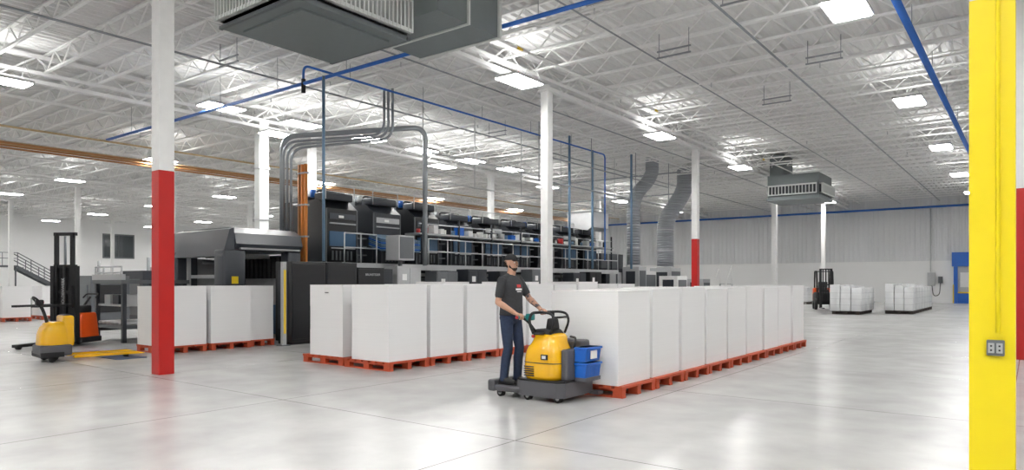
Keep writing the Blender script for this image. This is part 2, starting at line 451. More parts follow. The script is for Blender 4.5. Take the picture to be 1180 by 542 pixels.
# ------------------------------------------------------------ suspended HVAC units
def louvre(b, x0, y0, x1, y1, z0, z1, n_, axis):
    if axis == 'x':
        b.box(x0, y0, z0, x0+.10, y1, z1, M_hvacd)
        b.box(x0, y0, z0, x0+.18, y1, z0+.07, M_hvacl); b.box(x0, y0, z1-.07, x0+.18, y1, z1, M_hvacl)
        for i in range(n_+1):
            yy = y0+(y1-y0)*i/n_
            b.box(x0+.1, yy-.018, z0, x0+.19, yy+.018, z1, M_hvacl)
    else:
        b.box(x0, y0-.10, z0, x1, y0, z1, M_hvacd)
        b.box(x0, y0-.18, z0, x1, y0, z0+.07, M_hvacl); b.box(x0, y0-.18, z1-.07, x1, y0, z1, M_hvacl)
        for i in range(n_+1):
            xx = x0+(x1-x0)*i/n_
            b.box(xx-.018, y0-.19, z0, xx+.018, y0-.1, z1, M_hvacl)
h = MB()
h.box(-11.75, 6.75, 6.2, -9.5, 9.18, 7.3, M_hvac)
h.box(-11.80, 6.70, 6.2, -9.45, 6.76, 6.26, M_md); h.box(-11.8, 9.17, 6.2, -9.45, 9.23, 6.26, M_md)
h.box(-11.5, 7.0, 6.16, -9.75, 8.95, 6.2, M_hvac)
louvre(h, -9.5, 6.8, -9.5, 9.15, 6.30, 6.95, 24, 'x')
louvre(h, -11.7, 6.75, -9.55, 6.75, 6.30, 6.95, 22, 'y')
h.box(-10.9, 9.18, 6.6, -8.7, 11.0, 7.45, M_hvac); h.box(-10.95, 10.95, 6.58, -8.65, 11.03, 7.47, M_hvacl)
h.box(-11.6, 7.3, 7.3, -10.7, 8.7, 8.5, M_hvac)
h.box(-10.95, 10.0, 6.57, -8.65, 10.05, 7.47, M_hvacl)
for (x, y) in ((-11.7, 6.8), (-9.6, 6.8), (-11.7, 9.1), (-9.6, 9.1)): h.cyl((x, y, 7.3), (x, y, 8.5), .015, M_gpipe, n=6)
h.obj('suspended_air_handler')
h = MB()
h.box(-11.4, 37.8, 6.0, -8.8, 40.6, 7.3, M_hvac)
louvre(h, -8.8, 37.9, -8.8, 40.5, 6.2, 6.75, 14, 'x'); louvre(h, -11.3, 37.8, -8.9, 37.8, 6.2, 6.75, 14, 'y')
h.box(-11.45, 37.72, 5.95, -8.75, 40.65, 6.05, M_hvac); h.box(-11.4, 38.2, 7.3, -10.7, 40, 8.5, M_hvac)
h.obj('suspended_air_handler')

# ------------------------------------------------------------ pallets and paper stacks
def pallet_mesh(m, nm, L=1.24, W=1.03):
    p = MB(); hx, hy = L/2, W/2
    for i in range(7):
        x = -hx+.05+i*(L-.1)/6; p.box(x-.065 if i else -hx, -hy, .125, x+.065 if i < 6 else hx, hy, .16, m)
    for y in (-hy+.06, 0, hy-.06):
        p.box(-hx, y-.05, .10, hx, y+.05, .125, m); p.box(-hx, y-.05, 0, hx, y+.05, .022, m)
        for x in (-hx+.08, 0, hx-.08): p.box(x-.075, y-.05, .022, x+.075, y+.05, .10, m)
    return p.mesh(nm, origin=(0, 0, 0))[0]
PME = pallet_mesh(M_pal, 'orange_pallet'); PMD = pallet_mesh(M_palD, 'dark_pallet')
PMS = pallet_mesh(M_pal, 'short_pallet', 1.24, .68)
def stack_mesh(w_, d_, h_):
    p = MB(); hx, hy = w_/2, d_/2
    cuts = [0, .36, .70, 1.0]
    for i in range(3):
        o = .002*(i % 2)
        p.box(-hx+o, -hy+o, h_*cuts[i], hx-o, hy-o, h_*cuts[i+1], M_paper)
    p.box(-hx-.004, -hy-.004, h_, hx+.004, hy+.004, h_+.012, M_paper)
    return p
SC = {}
def stack(cx, cy, h=1.31, w_=1.10, d_=.97, rot=0, label=False, pal=PME, dx=0):
    key = (round(h, 2), w_, d_, label)
    if key not in SC:
        p = stack_mesh(w_, d_, h)
        if label: p.box(-w_*.05, -d_/2-.004, h*.86, w_*.12, -d_/2-.001, h*.97, M_label); p.box(-w_*.03, -d_/2-.006, h*.89, w_*.08, -d_/2-.004, h*.905, M_md)
        SC[key] = p.mesh('paper_stack', origin=(0, 0, 0))[0]
    rr = rot + random.uniform(-.008, .008)
    link('pallet', pal, (cx, cy, 0), rr)
    return link('paper_stack', SC[key], (cx+dx+random.uniform(-.012, .012), cy, .16), rr)
for i in range(9):
    stack(-5.08, 8.87+i*1.067, h=1.30+.02*(i % 3))
for j, cx in enumerate((-9.72, -11.05, -12.4)):
    for i in range(9):
        if j == 2 and (i < 3 or i > 7): continue
        stack(cx, 8.87+i*1.067+(.05 if j else 0), h=1.37 if not (i > 3 and (i+j) % 3 == 0) else 1.43, w_=1.0, label=(j == 1 and i == 0), dx=.08)
stack(-15.85, 7.85, h=1.33, w_=1.16, d_=1.02); stack(-15.85, 8.97, h=1.33, w_=1.16, d_=1.02)
stack(-15.95, 9.86, h=1.33, w_=1.16, d_=.64, pal=PMS)
stack(-33.2, 9.9, 1.25); stack(-33.9, 11.5, 1.25); stack(-31.6, 8.0, 1.25); stack(-35.5, 12.8, 1.25)
stack(.95, 7.9, h=1.38, w_=1.1)
def load(cx, cy, w_, d_, h_):
    link('dark_pallet', PMD, (cx, cy, 0))
    p = MB(); nx = 3; z = .16
    for a in range(nx):
        x0 = cx-w_/2+a*w_/nx
        p.rbox(x0+.01, cy-d_/2, z, x0+w_/nx-.01, cy+d_/2, z+h_*(1-.06*((a*7+int(cx*3)) % 3)), .03, M_film, 2)
    for k in range(1, 4): p.box(cx-w_/2-.004, cy-d_/2-.006, z+h_*k/4.4, cx+w_/2+.004, cy+d_/2+.006, z+h_*k/4.4+.012, M_lg)
    p.obj('wrapped_load')
for i in range(3): load(-7.3, 37.1+i*1.15, 1.45, 1.0, 1.3)
for i in range(7): load(-5.3, 39.3+i*1.15, 1.25, 1.0, 1.34)
for i in range(2): load(-14.6+i*1.3, 52, 1.1, 1.0, 1.2)

# ------------------------------------------------------------ printing press
def rail(b, p0, p1, zb, hh=1.0, n_=6, m=M_rail):
    p0 = Vector(p0); p1 = Vector(p1)
    for f in (1.0, .55): b.cyl((p0.x, p0.y, zb+hh*f), (p1.x, p1.y, zb+hh*f), .022, m, n=6)
    for i in range(n_+1):
        q = p0.lerp(p1, i/n_); b.cyl((q.x, q.y, zb), (q.x, q.y, zb+hh), .022, m, n=6)
pr = MB()
U0, UP = 13.6, 1.95
for k in range(9):
    y = U0+k*UP
    pr.box(-20.4, y, 0, -17.9, y+UP-.06, 2.0, M_dk)
    pr.box(-17.9, y+.12, .25, -17.84, y+UP-.2, 1.75, M_md)
    pr.box(-17.84, y+.35, 1.0, -17.82, y+UP-.5, 1.5, M_glass)
    pr.box(-17.9, y+.05, 1.8, -17.8, y+UP-.1, 1.92, M_lg)
    tall = 4.35 if k < 3 else 4.1
    pr.prism([(-20.2, 2.0), (-17.95, 2.0), (-17.8, 2.7), (-17.8, tall-.4), (-18.2, tall-.1), (-20.2, tall-.1)], 'y', y+.1, y+1.35, M_black if k % 2 == 0 else M_dk)
    pr.rbox(-18.5, y+.15, tall-.12, -17.95, y+1.3, tall+.14, .05, M_dk)
    pr.box(-19.7, y+.2, tall-.1, -18.9, y+1.2, tall+.05, M_md)
    pr.box(-17.8, y+.2, 2.75, -17.76, y+1.25, 3.22, M_dblue)
    pr.box(-17.8, y+.2, 3.62, -17.76, y+1.25, 3.80, M_lg if k % 3 == 1 else M_slate)
    pr.box(-17.8, y+.2, 3.46, -17.75, y+1.25, 3.50, M_lg)
    for i in range(6): pr.box(-17.80, y+.3+.15*i, 2.3, -17.77-.0, y+.36+.15*i, 2.6, M_md)
    pr.cyl((-17.74, y+.25, 2.68), (-17.74, y+1.2, 2.68), .018, M_rail, n=6)
    for s_ in (.1, 1.33): pr.box(-17.83, y+s_-.02, 2.0, -17.79, y+s_+.02, tall-.4, M_md)
    pr.box(-20.0, y+1.35, 2.0, -18.2, y+1.9, 3.3, M_blk2)
    pr.box(-18.2, y+1.42, 2.3, -18.1, y+1.85, 3.1, M_slate)
    for i in range(4): pr.box(-18.3, y+1.38, 2.2+.28*i, -17.95, y+1.88, 2.24+.28*i, M_md)
    pr.box(-17.78, y+.55, 3.66, -17.75, y+.75, 3.74, M_label)
    pr.cyl((-19.4, y+.7, tall), (-19.4, y+.7, tall+.3), .12, M_gpipe)
    # ink tank, valve block and hand rail on the roof
    pr.cyl((-18.75, y+.3, tall+.02), (-18.75, y+.3, tall+.26), .09, M_lg if k % 2 else M_bin, n=10)
    pr.box(-18.9, y+.6, tall+.04, -18.6, y+.95, tall+.18, M_dblue if k % 2 else M_blk2)
    pr.path([(-17.9, y+.15, tall-.1), (-17.9, y+.15, tall+.35), (-17.9, y+1.3, tall+.35), (-17.9, y+1.3, tall-.1)], .018, M_rail, n=6, bend=.08)
    pr.path([(-18.7, y+.4, tall), (-18.7, y+.4, tall+.25), (-18.7, y+1.6, tall+.25), (-18.7, y+1.6, 3.3)], .035, M_blk2, bend=.15)
pr.box(-17.85, 13.6, 2.02, -16.9, 31.2, 2.12, M_md); rail(pr, (-16.92, 17.4, 0), (-16.92, 31.2, 0), 2.12, 1.0, 14)
rail(pr, (-16.92, 13.7, 0), (-16.92, 15.0, 0), 2.12, 1.0, 2)
pr.box(-16.92, 13.6, 2.0, -16.88, 31.2, 2.2, M_lg)
for i in range(10): pr.cyl((-17.0, 13.7+i*1.95, 0), (-17.0, 13.7+i*1.95, 2.02), .05, M_md, n=6)
pr.box(-17.9, 17.2, 3.28, -17.15, 31.2, 3.34, M_lg)
for i in range(8): pr.box(-17.2, 17.3+i*1.95, 2.12, -17.14, 17.36+i*1.95, 3.9, M_dk)
pr.cyl((-17.17, 17.2, 3.66), (-17.17, 31.2, 3.66), .02, M_rail, n=6)
pr.box(-20.6, 31.2, 0, -17.6, 34.2, 2.3, M_dk); pr.box(-20.4, 31.4, 2.3, -18, 33.8, 3.1, M_md)
pr.box(-17.6, 31.5, .3, -17.55, 32.8, 2.1, M_lg)
pr.prism([(-18.3, 4.3), (-17.2, 4.1), (-16.9, 4.25), (-16.9, 5.0), (-18.3, 5.0)], 'y', 28.6, 30.2, M_silver)
pr.box(-18.3, 28.5, 4.98, -16.85, 30.3, 5.03, M_lg)
pr.obj('offset_printing_press')
su = MB(); cols = [M_redp, M_label, M_bgpipe, M_label, M_lg, M_blk2, M_label, M_redp, M_bin, M_lg, M_label]
y = 17.4
while y < 31:
    w1 = random.uniform(.12, .28); hh = random.uniform(.14, .34); m = random.choice(cols)
    if random.random() < .6: su.cyl((-17.5, y+w1/2, 3.34), (-17.5, y+w1/2, 3.34+hh), w1/2, m, n=12)
    else: su.box(-17.68, y, 3.34, -17.35, y+w1, 3.34+hh, m)
    y += w1+random.uniform(.04, .4)
su.obj('ink_supplies')
bl = MB()
for i in range(7): bl.prism([(-17.65, 2.80+.06*i), (-17.05, 2.62+.06*i), (-17.05, 2.66+.06*i), (-17.65, 2.84+.06*i)], 'y', 15.3, 17.1, M_bin if i % 3 == 1 else M_bgpipe)
bl.box(-17.5, 15.35, 2.12, -17.1, 15.45, 2.70, M_dk); bl.box(-17.5, 16.95, 2.12, -17.1, 17.05, 2.70, M_dk)
bl.obj('plate_rack')
# delivery portal
dl = MB()
prof = [(-20.5, 2.45), (-17.5, 2.45), (-17.36, 2.65), (-17.45, 2.95), (-17.75, 3.12), (-20.2, 3.12), (-20.5, 2.9)]
dl.prism(prof, 'y', 10.35, 12.5, M_slate)
dl.prism([(10.0, 2.3), (10.35, 2.3), (10.35, 3.10), (10.22, 3.05)], 'x', -20.5, -17.45, M_slate)
dl.box(-17.46, 10.5, 2.5, -17.36, 12.4, 2.55, M_lg)
for (x0, y0, x1, y1) in ((-17.95, 10.02, -17.42, 10.7), (-20.5, 10.02, -20.0, 10.7), (-17.85, 12.05, -17.42, 12.5), (-20.5, 12.05, -20.05, 12.5)):
    dl.rbox(x0, y0, 0, x1, y1, 2.5, .08, M_slate, 4)
dl.box(-20.05, 12.3, 0, -17.85, 12.48, 2.4, M_dblue)
dl.box(-20.0, 12.24, .9, -18.0, 12.3, 2.2, M_lg)
for i in range(9): dl.box(-19.95+.23*i, 12.1, 1.7, -19.8+.23*i, 12.24, 2.35, M_blk2)
for zz in (1.3, 1.75, 2.2): dl.cyl((-20.3, 11.0, zz), (-20.3, 12.1, zz), .05, M_lg)
dl.box(-20.35, 10.7, .2, -20.3, 12.05, 2.3, M_lg)
for xx in (-19.9, -18.1): dl.box(xx-.04, 10.3, .3, xx+.04, 10.4, 2.4, M_lg)
dl.box(-20.0, 10.4, 1.7, -18.0, 10.5, 1.8, M_lg)
for i in range(5): dl.box(-19.8+.35*i, 10.8, 2.3, -19.7+.35*i, 12.0, 2.42, M_lg)
dl.box(-17.42, 10.25, 1.55, -17.41, 10.45, 1.75, M_yels)
dl.obj('press_delivery_unit', bevel=.01)
cb = MB()
for i, (a, c2) in enumerate(((10.4, 11.45), (11.47, 12.5), (12.52, 13.5))):
    cb.box(-15.6, a, .08, -14.9, c2, 2.12 if i < 2 else 2.0, M_black)
    cb.box(-14.9, a+.03, .14, -14.885, c2-.03, 2.07 if i < 2 else 1.95, M_black)
    cb.cyl((-14.87, c2-.1, 1.0), (-14.87, c2-.1, 1.25), .012, M_lg, n=6)
cb.box(-15.55, 10.45, 0, -14.95, 13.45, .08, M_blk2)
cb.box(-15.45, 10.38, .4, -15.05, 10.4, 1.9, M_dk)
cab = cb.obj('control_cabinet', bevel=.008)
text('BRUNSTEDER', .09, (-14.87, 13.05, 1.80), (math.pi/2, 0, math.pi/2), M_lg, cab)
for (y, h_, m) in ((13.75, 2.0, M_dk), (15.0, 2.1, M_lg), (16.8, 1.95, M_md), (18.4, 2.05, M_dk), (20.2, 2.0, M_dk), (22.3, 2.1, M_md), (25.4, 2.0, M_dk), (26.8, 2.05, M_blk2)):
    e = MB(); e.box(-16.5, y, .06, -15.95, y+1.05, h_, m); e.box(-16.45, y+.05, 0, -16.0, y+1.0, .06, M_blk2)
    for s_ in (0, 1): e.box(-15.95, y+.03+s_*.51, .12, -15.935, y+.51+s_*.51, h_-.06, m)
    e.box(-15.935, y+.2, h_-.45, -15.93, y+.4, h_-.25, M_label); e.cyl((-15.92, y+.5, 1), (-15.92, y+.5, 1.2), .012, M_lg, n=6)
    e.obj('electrical_cabinet', bevel=.01)
e = MB(); e.box(-16.7, 15.2, 2.3, -16.1, 15.9, 3.1, M_lg); e.box(-16.1, 15.25, 2.35, -16.08, 15.85, 3.05, M_md)
e.box(-16.45, 15.5, 2.1, -16.35, 15.6, 2.3, M_md); e.obj('control_box', bevel=.01)
e = MB(); x, y = -14.95, 10.2
e.box(x-.05, y-.05, 0, x+.05, y+.05, 2.1, M_lg); e.box(x+.05, y-.03, .3, x+.06, y+.03, 1.9, M_yels); e.box(x-.12, y-.12, 0, x+.12, y+.12, .02, M_md)
e.obj('light_curtain_post')
for (x, y, w1, d1, h1, m) in ((-17.52, 33.3, .95, .9, 2.4, M_lg), (-17.75, 37.3, 1.3, 1.4, 2.4, M_lg), (-18.4, 35.3, 1.3, 1.6, 2.2, M_label), (-15.2, 33, 1.0, 1.2, 1.9, M_label), (-14.6, 35, .9, 1.0, 1.75, M_silver)):
    e = MB(); e.box(x, y-d1/2, .1, x+w1, y+d1/2, h1, m); e.box(x+.1, y-d1/2+.1, 0, x+w1-.1, y+d1/2-.1, .1, M_blk2)
    e.box(x+w1, y-d1/2+.1, .4, x+w1+.02, y+d1/2-.1, h1-.2, M_md); e.box(x+.2, y-d1/2-.02, h1*.5, x+w1-.2, y-d1/2, h1*.9, M_dk)
    e.obj('pump_station', bevel=.015)
e = MB()
for i in range(6):
    e.box(-14.3, 37.0+i*.28, .25*(i+1)-.03, -13.6, 37.28+i*.28, .25*(i+1), M_lg)
for xx in (-14.3, -13.6):
    e.cyl((xx, 37.0, .1), (xx, 38.6, 1.5), .03, M_lg, n=6); e.cyl((xx, 37.1, 1.1), (xx, 38.5, 2.5), .022, M_label, n=6)
    for i in (0, 2, 5): e.cyl((xx, 37.1+i*.28, .2+.25*i), (xx, 37.1+i*.28, 1.1+.25*i), .02, M_label, n=6)
    e.cyl((xx, 38.6, 0), (xx, 38.6, 1.5), .03, M_lg, n=6); e.cyl((xx, 37.05, 0), (xx, 37.05, .2), .03, M_lg, n=6)
e.obj('rolling_stairs')

# pile feeder frame on the left
e = MB()
for (x, y) in ((-20.5, 8.1), (-18.9, 8.1), (-20.5, 9.7), (-18.9, 9.7)):
    e.box(x-.05, y-.05, 0, x+.05, y+.05, 1.65, M_dk)
e.box(-20.6, 8.0, 1.55, -18.8, 9.8, 1.65, M_md); e.box(-20.6, 8.0, 1.65, -18.8, 8.1, 1.8, M_lg)
e.box(-20.5, 8.1, .35, -18.9, 9.7, .45, M_md); e.box(-20.5, 8.1, .95, -18.9, 9.7, 1.0, M_lg)
for i in range(7): e.cyl((-20.4+.24*i, 8.1, .5), (-20.4+.24*i, 9.7, .5), .04, M_rail, n=8)
for i in range(3): e.box(-20.3+.5*i, 8.2, 1.0, -19.95+.5*i, 9.5, 1.25, M_dk if i % 2 else M_lg)
rail(e, (-20.5, 8.05, 0), (-18.9, 8.05, 0), 1.65, .35, 3)
e.obj('pile_feeder_table')
for (x, y, h1, m) in ((-26, 12, 2.0, M_dk), (-25.2, 10.0, 1.8, M_md), (-28, 13.9, 2.2, M_lg), (-37.5, 19.4, 2.2, M_dk), (-40.5, 20.5, 1.9, M_lg)):
    e = MB(); e.box(x-.9, y-.6, .1, x+.9, y+.6, h1, m); e.box(x-.8, y-.5, 0, x+.8, y+.5, .1, M_blk2)
    e.box(x-.7, y-.63, .4, x+.7, y-.6, h1-.3, M_md); e.box(x+.9, y-.4, .6, x+.92, y+.4, h1-.3, M_blk2); e.cyl((x, y, h1), (x, y, h1+.5), .05, M_lg)
    e.obj('finishing_machine', bevel=.02)
e = MB(); e.box(-17.3, 6.25, 0, -14.9, 6.85, .012, M_mat); e.obj('floor_mat')

# ------------------------------------------------------------ yellow pallet truck (left)
def frame(loc, ang): return Matrix.Translation(loc) @ Matrix.Rotation(ang, 4, 'Z')
e = MB(); e.M = frame((-15.78, 5.42, 0), math.radians(84))
e.rbox(-.30, -.34, .12, .25, .34, .34, .04, M_chas)
e.loft([(-.02, 0, .26, .31, .30), (-.02, 0, .27, .32, .36), (-.01, 0, .265, .315, .55), (.01, 0, .24, .30, .68), (.04, 0, .20, .27, .77), (.06, 0, .14, .2, .80)], M_truck)
e.rbox(.10, -.28, .30, .30, .28, .92, .05, M_truck, 3)
e.box(.14, -.2, .9, .26, .2, .935, M_blk2)
e.prism([(-.30, .10), (.10, .10), (.10, .2), (-.30, .2)], 'y', -.36, .36, M_blk2)
for s_ in (-1, 1):
    e.box(.28, s_*.25-.08, .06, 1.45, s_*.25+.08, .115, M_truck)
    e.prism([(1.45, .06), (1.6, .06), (1.6, .075), (1.45, .115)], 'y', s_*.25-.08, s_*.25+.08, M_truck)
    e.cyl((1.25, s_*.25-.05, .045), (1.25, s_*.25+.05, .045), .045, M_rub, n=14)
    e.cyl((-.1, s_*.30-.04, .06), (-.1, s_*.30+.04, .06), .06, M_rub, n=14)
e.cyl((-.02, -.05, .11), (-.02, .05, .11), .11, M_rub, n=18)
e.path([(-.10, 0, .70), (-.17, 0, 1.0), (-.24, 0, 1.15)], .03, M_blk2)
e.path([(-.22, -.02, 1.12), (-.22, -.15, 1.14), (-.33, -.15, 1.27), (-.35, 0, 1.30), (-.33, .15, 1.27), (-.22, .15, 1.14), (-.22, .02, 1.12)], .02, M_blk2, bend=.06)
e.rbox(-.31, -.07, 1.12, -.18, .07, 1.24, .02, M_blk2); e.box(-.18, -.03, 1.17, -.17, .03, 1.21, M_redp)
e.obj('walkie_pallet_truck')
# ------------------------------------------------------------ mast stacker (left)
e = MB(); e.M = frame((-19.35, 6.9, 0), math.radians(-60))
for s_ in (-1, 1):
    e.box(-.06, s_*.30-.05, .08, .08, s_*.30+.05, 2.0, M_blk2)
    e.box(-.02, s_*.22-.04, .1, .06, s_*.22+.04, 2.82, M_blk2)
    e.box(.05, s_*.28-.08, .05, 1.2, s_*.28+.08, .12, M_blk2)
    e.box(.12, s_*.25-.07, 1.0, 1.25, s_*.25+.07, 1.05, M_blk2)
    e.box(.08, s_*.25-.04, .95, .14, s_*.25+.04, 1.5, M_blk2)
    e.cyl((1.1, s_*.28-.05, .05), (1.1, s_*.28+.05, .05), .05, M_rub)
for zz in (.5, 1.3, 1.95, 2.76): e.box(-.05, -.3, zz, .03, .3, zz+.08, M_blk2)
e.cyl((0, 0, .3), (0, 0, 2.0), .05, M_blk2); e.cyl((0, 0, 2.0), (0, 0, 2.75), .03, M_gpipe)
e.box(-.03, -.26, .6, -.02, .26, 2.0, M_blk2)
e.rbox(-.75, -.38, .1, -.08, .38, .82, .06, M_trorg, 3, taper=(.08, 0, .03, .03))
e.rbox(-.78, -.4, .06, -.05, .4, .2, .03, M_blk2)
e.rbox(-.55, -.3, .8, -.12, .3, 1.0, .04, M_blk2)
e.path([(-.5, 0, .85), (-.85, 0, 1.2)], .03, M_blk2); e.path([(-.82, -.18, 1.18), (-.95, -.18, 1.28), (-.95, .18, 1.28), (-.82, .18, 1.18)], .02, M_blk2, bend=.05)
e.cyl((-.4, -.06, .1), (-.4, .06, .1), .1, M_rub)
st = e.obj('mast_stacker', origin=(-19.35, 6.9, 0))
text('HOLDENWERK', .10, (-18.98, 6.72, 1.35), (math.pi/2, -math.pi/2, math.radians(37)), M_lg, st)

# ------------------------------------------------------------ far forklift
e = MB(); e.M = frame((-9.6, 42.5, 0), math.radians(-70))
e.rbox(-1.2, -.5, .3, .4, .5, 1.0, .1, M_blk2); e.rbox(-1.25, -.5, .3, -.7, .5, 1.25, .1, M_trorg)
for s_ in (-1, 1):
    e.cyl((.35, s_*.42, .32), (.35, s_*.55, .32), .32, M_rub, n=18); e.cyl((-.85, s_*.4, .25), (-.85, s_*.52, .25), .25, M_rub, n=18)
    e.path([(-.9, s_*.42, 1.1), (-.75, s_*.42, 2.2), (.1, s_*.42, 2.2), (.35, s_*.42, 1.0)], .045, M_blk2, bend=.1)
    e.box(.55, s_*.28-.06, .1, .68, s_*.28+.06, 2.35, M_blk2); e.box(.68, s_*.25-.06, .1, 1.7, s_*.25+.06, .14, M_blk2)
    e.box(.68, s_*.25-.04, .1, .74, s_*.25+.04, .8, M_blk2)
for i in range(6): e.box(-.72+.15*i, -.42, 2.18, -.68+.15*i, .42, 2.22, M_blk2)
for zz in (.5, 1.4, 2.28): e.box(.56, -.28, zz, .64, .28, zz+.07, M_blk2)
for yy in (-.15, 0, .15): e.box(.6, yy-.03, .5, .63, yy+.03, 2.3, M_blk2)
e.rbox(-.6, -.25, 1.0, -.15, .25, 1.15, .04, M_blk2); e.rbox(-.7, -.25, 1.1, -.58, .25, 1.6, .04, M_blk2)
e.cyl((.2, 0, 1.0), (-.02, 0, 1.3), .02, M_blk2); e.cyl((-.02, 0, 1.28), (-.04, 0, 1.31), .16, M_blk2, n=16)
e.obj('forklift')

# ------------------------------------------------------------ rolling door, wall items
d = MB()
d.box(-4.7, 60.7, 0, -4.45, 60.9, 3.0, M_bin); d.box(-1.6, 60.7, 0, -1.35, 60.9, 3.0, M_bin)
d.box(-4.8, 60.5, 2.75, -1.25, 60.9, 3.8, M_bin)
d.box(-4.45, 60.85, 0, -1.6, 60.9, .75, M_bin); d.box(-4.45, 60.85, .75, -1.6, 60.9, 2.75, M_lg)
d.box(-4.3, 60.83, 1.2, -1.75, 60.86, 2.3, M_label); d.box(-4.45, 60.82, .75, -1.6, 60.86, .85, M_yels)
d.box(-4.75, 60.66, .0, -4.68, 60.7, 1.4, M_yels)
d.obj('door_1')
d = MB(); d.box(-6.4, 60.75, 1.3, -5.9, 60.9, 2.3, M_lg); d.box(-5.7, 60.8, 1.5, -5.4, 60.9, 2.0, M_md)
d.path([(-6.2, 60.85, 2.3), (-6.2, 60.85, 7.2)], .03, M_lg); d.path([(-6.1, 60.8, 1.3), (-6.0, 60.75, .5), (-5.6, 60.75, .6), (-5.55, 60.8, 1.5)], .03, M_blk2, bend=.3)
d.obj('wall_control_panel')
d = MB(); d.box(X0, 31.3, 4.1, X0+.06, 34.5, 6.7, M_md); d.box(X0+.06, 31.45, 4.25, X0+.08, 32.85, 6.55, M_glass); d.box(X0+.06, 32.95, 4.25, X0+.08, 34.35, 6.55, M_glass)
d.obj('window_1')
e = MB()
N = 14
for i in range(N):
    y = 19.5+i*.32; z = 2.9-(i+1)*.2
    e.box(-65, y, z, -63.8, y+.32, z+.05, M_md)
for xx in (-65, -63.8):
    e.prism([(19.4, 2.9), (19.4, 2.6), (23.95, -.0), (24.2, 0), (24.2, .12)], 'x', xx-.04, xx+.04, M_md)
    for hh in (1.0, .5): e.cyl((xx, 19.4, 2.9+hh), (xx, 24.0, .1+hh), .035, M_md, n=6)
    for i in range(6): e.cyl((xx, 19.4+i*.92, 2.9-i*.56), (xx, 19.4+i*.92, 3.9-i*.56), .03, M_md, n=6)
e.box(-65, 15.4, 2.75, -63.8, 19.4, 2.9, M_md); rail(e, (-63.8, 15.4, 0), (-63.8, 19.4, 0), 2.9, 1.0, 4, M_md)
for y in (15.5, 19.3):
    for x in (-64.9, -63.9): e.cyl((x, y, 0), (x, y, 2.75), .06, M_md, n=6)
e.obj('metal_staircase')

# ------------------------------------------------------------ rider pallet truck (centre)
e = MB()
e.rbox(-6.08, 7.46, .08, -5.5, 8.02, .17, .03, M_chas)
e.prism([(-5.62, 7.50), (-5.55, 7.46), (-4.95, 7.46), (-4.86, 7.55), (-4.86, 8.24), (-5.62, 8.24)], 'z', .07, .26, M_chas)
e.prism([(-5.60, 7.52), (-5.54, 7.48), (-4.97, 7.48), (-4.88, 7.57), (-4.88, 8.22), (-5.60, 8.22)], 'z', .26, .285, M_blk2)
e.box(-6.02, 7.52, .17, -5.60, 7.98, .178, M_rub)
e.rbox(-6.10, 7.44, .07, -5.97, 8.04, .235, .035, M_chas)
e.loft([(-5.28, 7.76, .27, .235, .285), (-5.28, 7.76, .295, .25, .33), (-5.28, 7.76, .30, .255, .45), (-5.28, 7.765, .295, .25, .60),
         (-5.27, 7.77, .275, .235, .70), (-5.26, 7.775, .235, .215, .755), (-5.255, 7.78, .215, .20, .80), (-5.25, 7.785, .205, .19, .86), (-5.25, 7.79, .17, .16, .895), (-5.25, 7.79, .10, .10, .905)], M_truck)
e.loft([(-5.28, 7.76, .302, .257, .505), (-5.28, 7.76, .303, .258, .51), (-5.28, 7.76, .302, .257, .515)], M_blk2)
for i in range(5): e.box(-5.50, 7.497, .33+.03*i, -5.34, 7.512, .343+.03*i, M_blk2)
e.box(-5.22, 7.494, .56, -5.12, 7.515, .63, M_blk2); e.box(-5.20, 7.492, .575, -5.14, 7.496, .615, M_label)
e.cyl((-5.40, 7.60, .86), (-5.40, 7.565, .86), .022, M_redp, n=14)
e.rbox(-5.52, 8.0, .25, -4.90, 8.24, .80, .03, M_chas)
e.rbox(-4.985, 7.62, .285, -4.885, 8.02, .70, .025, M_chas)
e.path([(-4.95, 7.9, .7), (-4.95, 7.95, .84), (-5.1, 8.05, .84)], .016, M_blk2, bend=.06)
for zz in (.32, .53):
    e.prism([(-4.875, zz), (-4.72, zz), (-4.69, zz+.195), (-4.875, zz+.195)], 'y', 7.80, 8.18, M_bin)
    e.rbox(-4.88, 7.785, zz+.165, -4.675, 8.195, zz+.195, .008, M_bin)
    for i in range(5): e.box(-4.70, 7.84+.07*i, zz+.02, -4.695, 7.85+.07*i, zz+.165, M_bin)
e.box(-4.694, 7.90, .57, -4.685, 8.06, .68, M_label)
e.box(-4.88, 7.8, .27, -4.70, 8.18, .32, M_chas)
e.rbox(-5.45, 7.62, .875, -5.12, 7.96, .955, .03, M_blk2, taper=(.02, .06, .02, .02))
e.path([(-5.34, 7.50, .90), (-5.41, 7.49, 1.06), (-5.385, 7.51, 1.18), (-5.385, 8.05, 1.18), (-5.41, 8.07, 1.06), (-5.34, 8.06, .90)], .019, M_blk2, n=10, bend=.08)
e.path([(-5.34, 7.50, .90), (-5.25, 7.62, .9)], .019, M_blk2, n=10); e.path([(-5.34, 8.06, .90), (-5.25, 7.95, .9)], .019, M_blk2, n=10)
for yy in (7.60, 7.96): e.path([(-5.14, yy, .90), (-5.07, yy, 1.06), (-5.10, yy, 1.165), (-5.22, yy, 1.19), (-5.385, yy, 1.18)], .017, M_blk2, n=8, bend=.07)
e.path([(-5.09, 7.60, 1.12), (-5.09, 7.96, 1.12)], .014, M_blk2)
e.rbox(-5.30, 7.72, .95, -5.16, 7.88, 1.10, .02, M_blk2, taper=(.02, .02, .01, .01)); e.box(-5.285, 7.75, 1.02, -5.275, 7.85, 1.07, M_lg)
e.path([(-5.40, 7.64, .92), (-5.50, 7.62, 1.04), (-5.52, 7.50, 1.112)], .018, M_blk2, n=8, bend=.05)
e.cyl((-5.52, 7.62, 1.12), (-5.52, 7.36, 1.12), .019, M_teal, n=12)
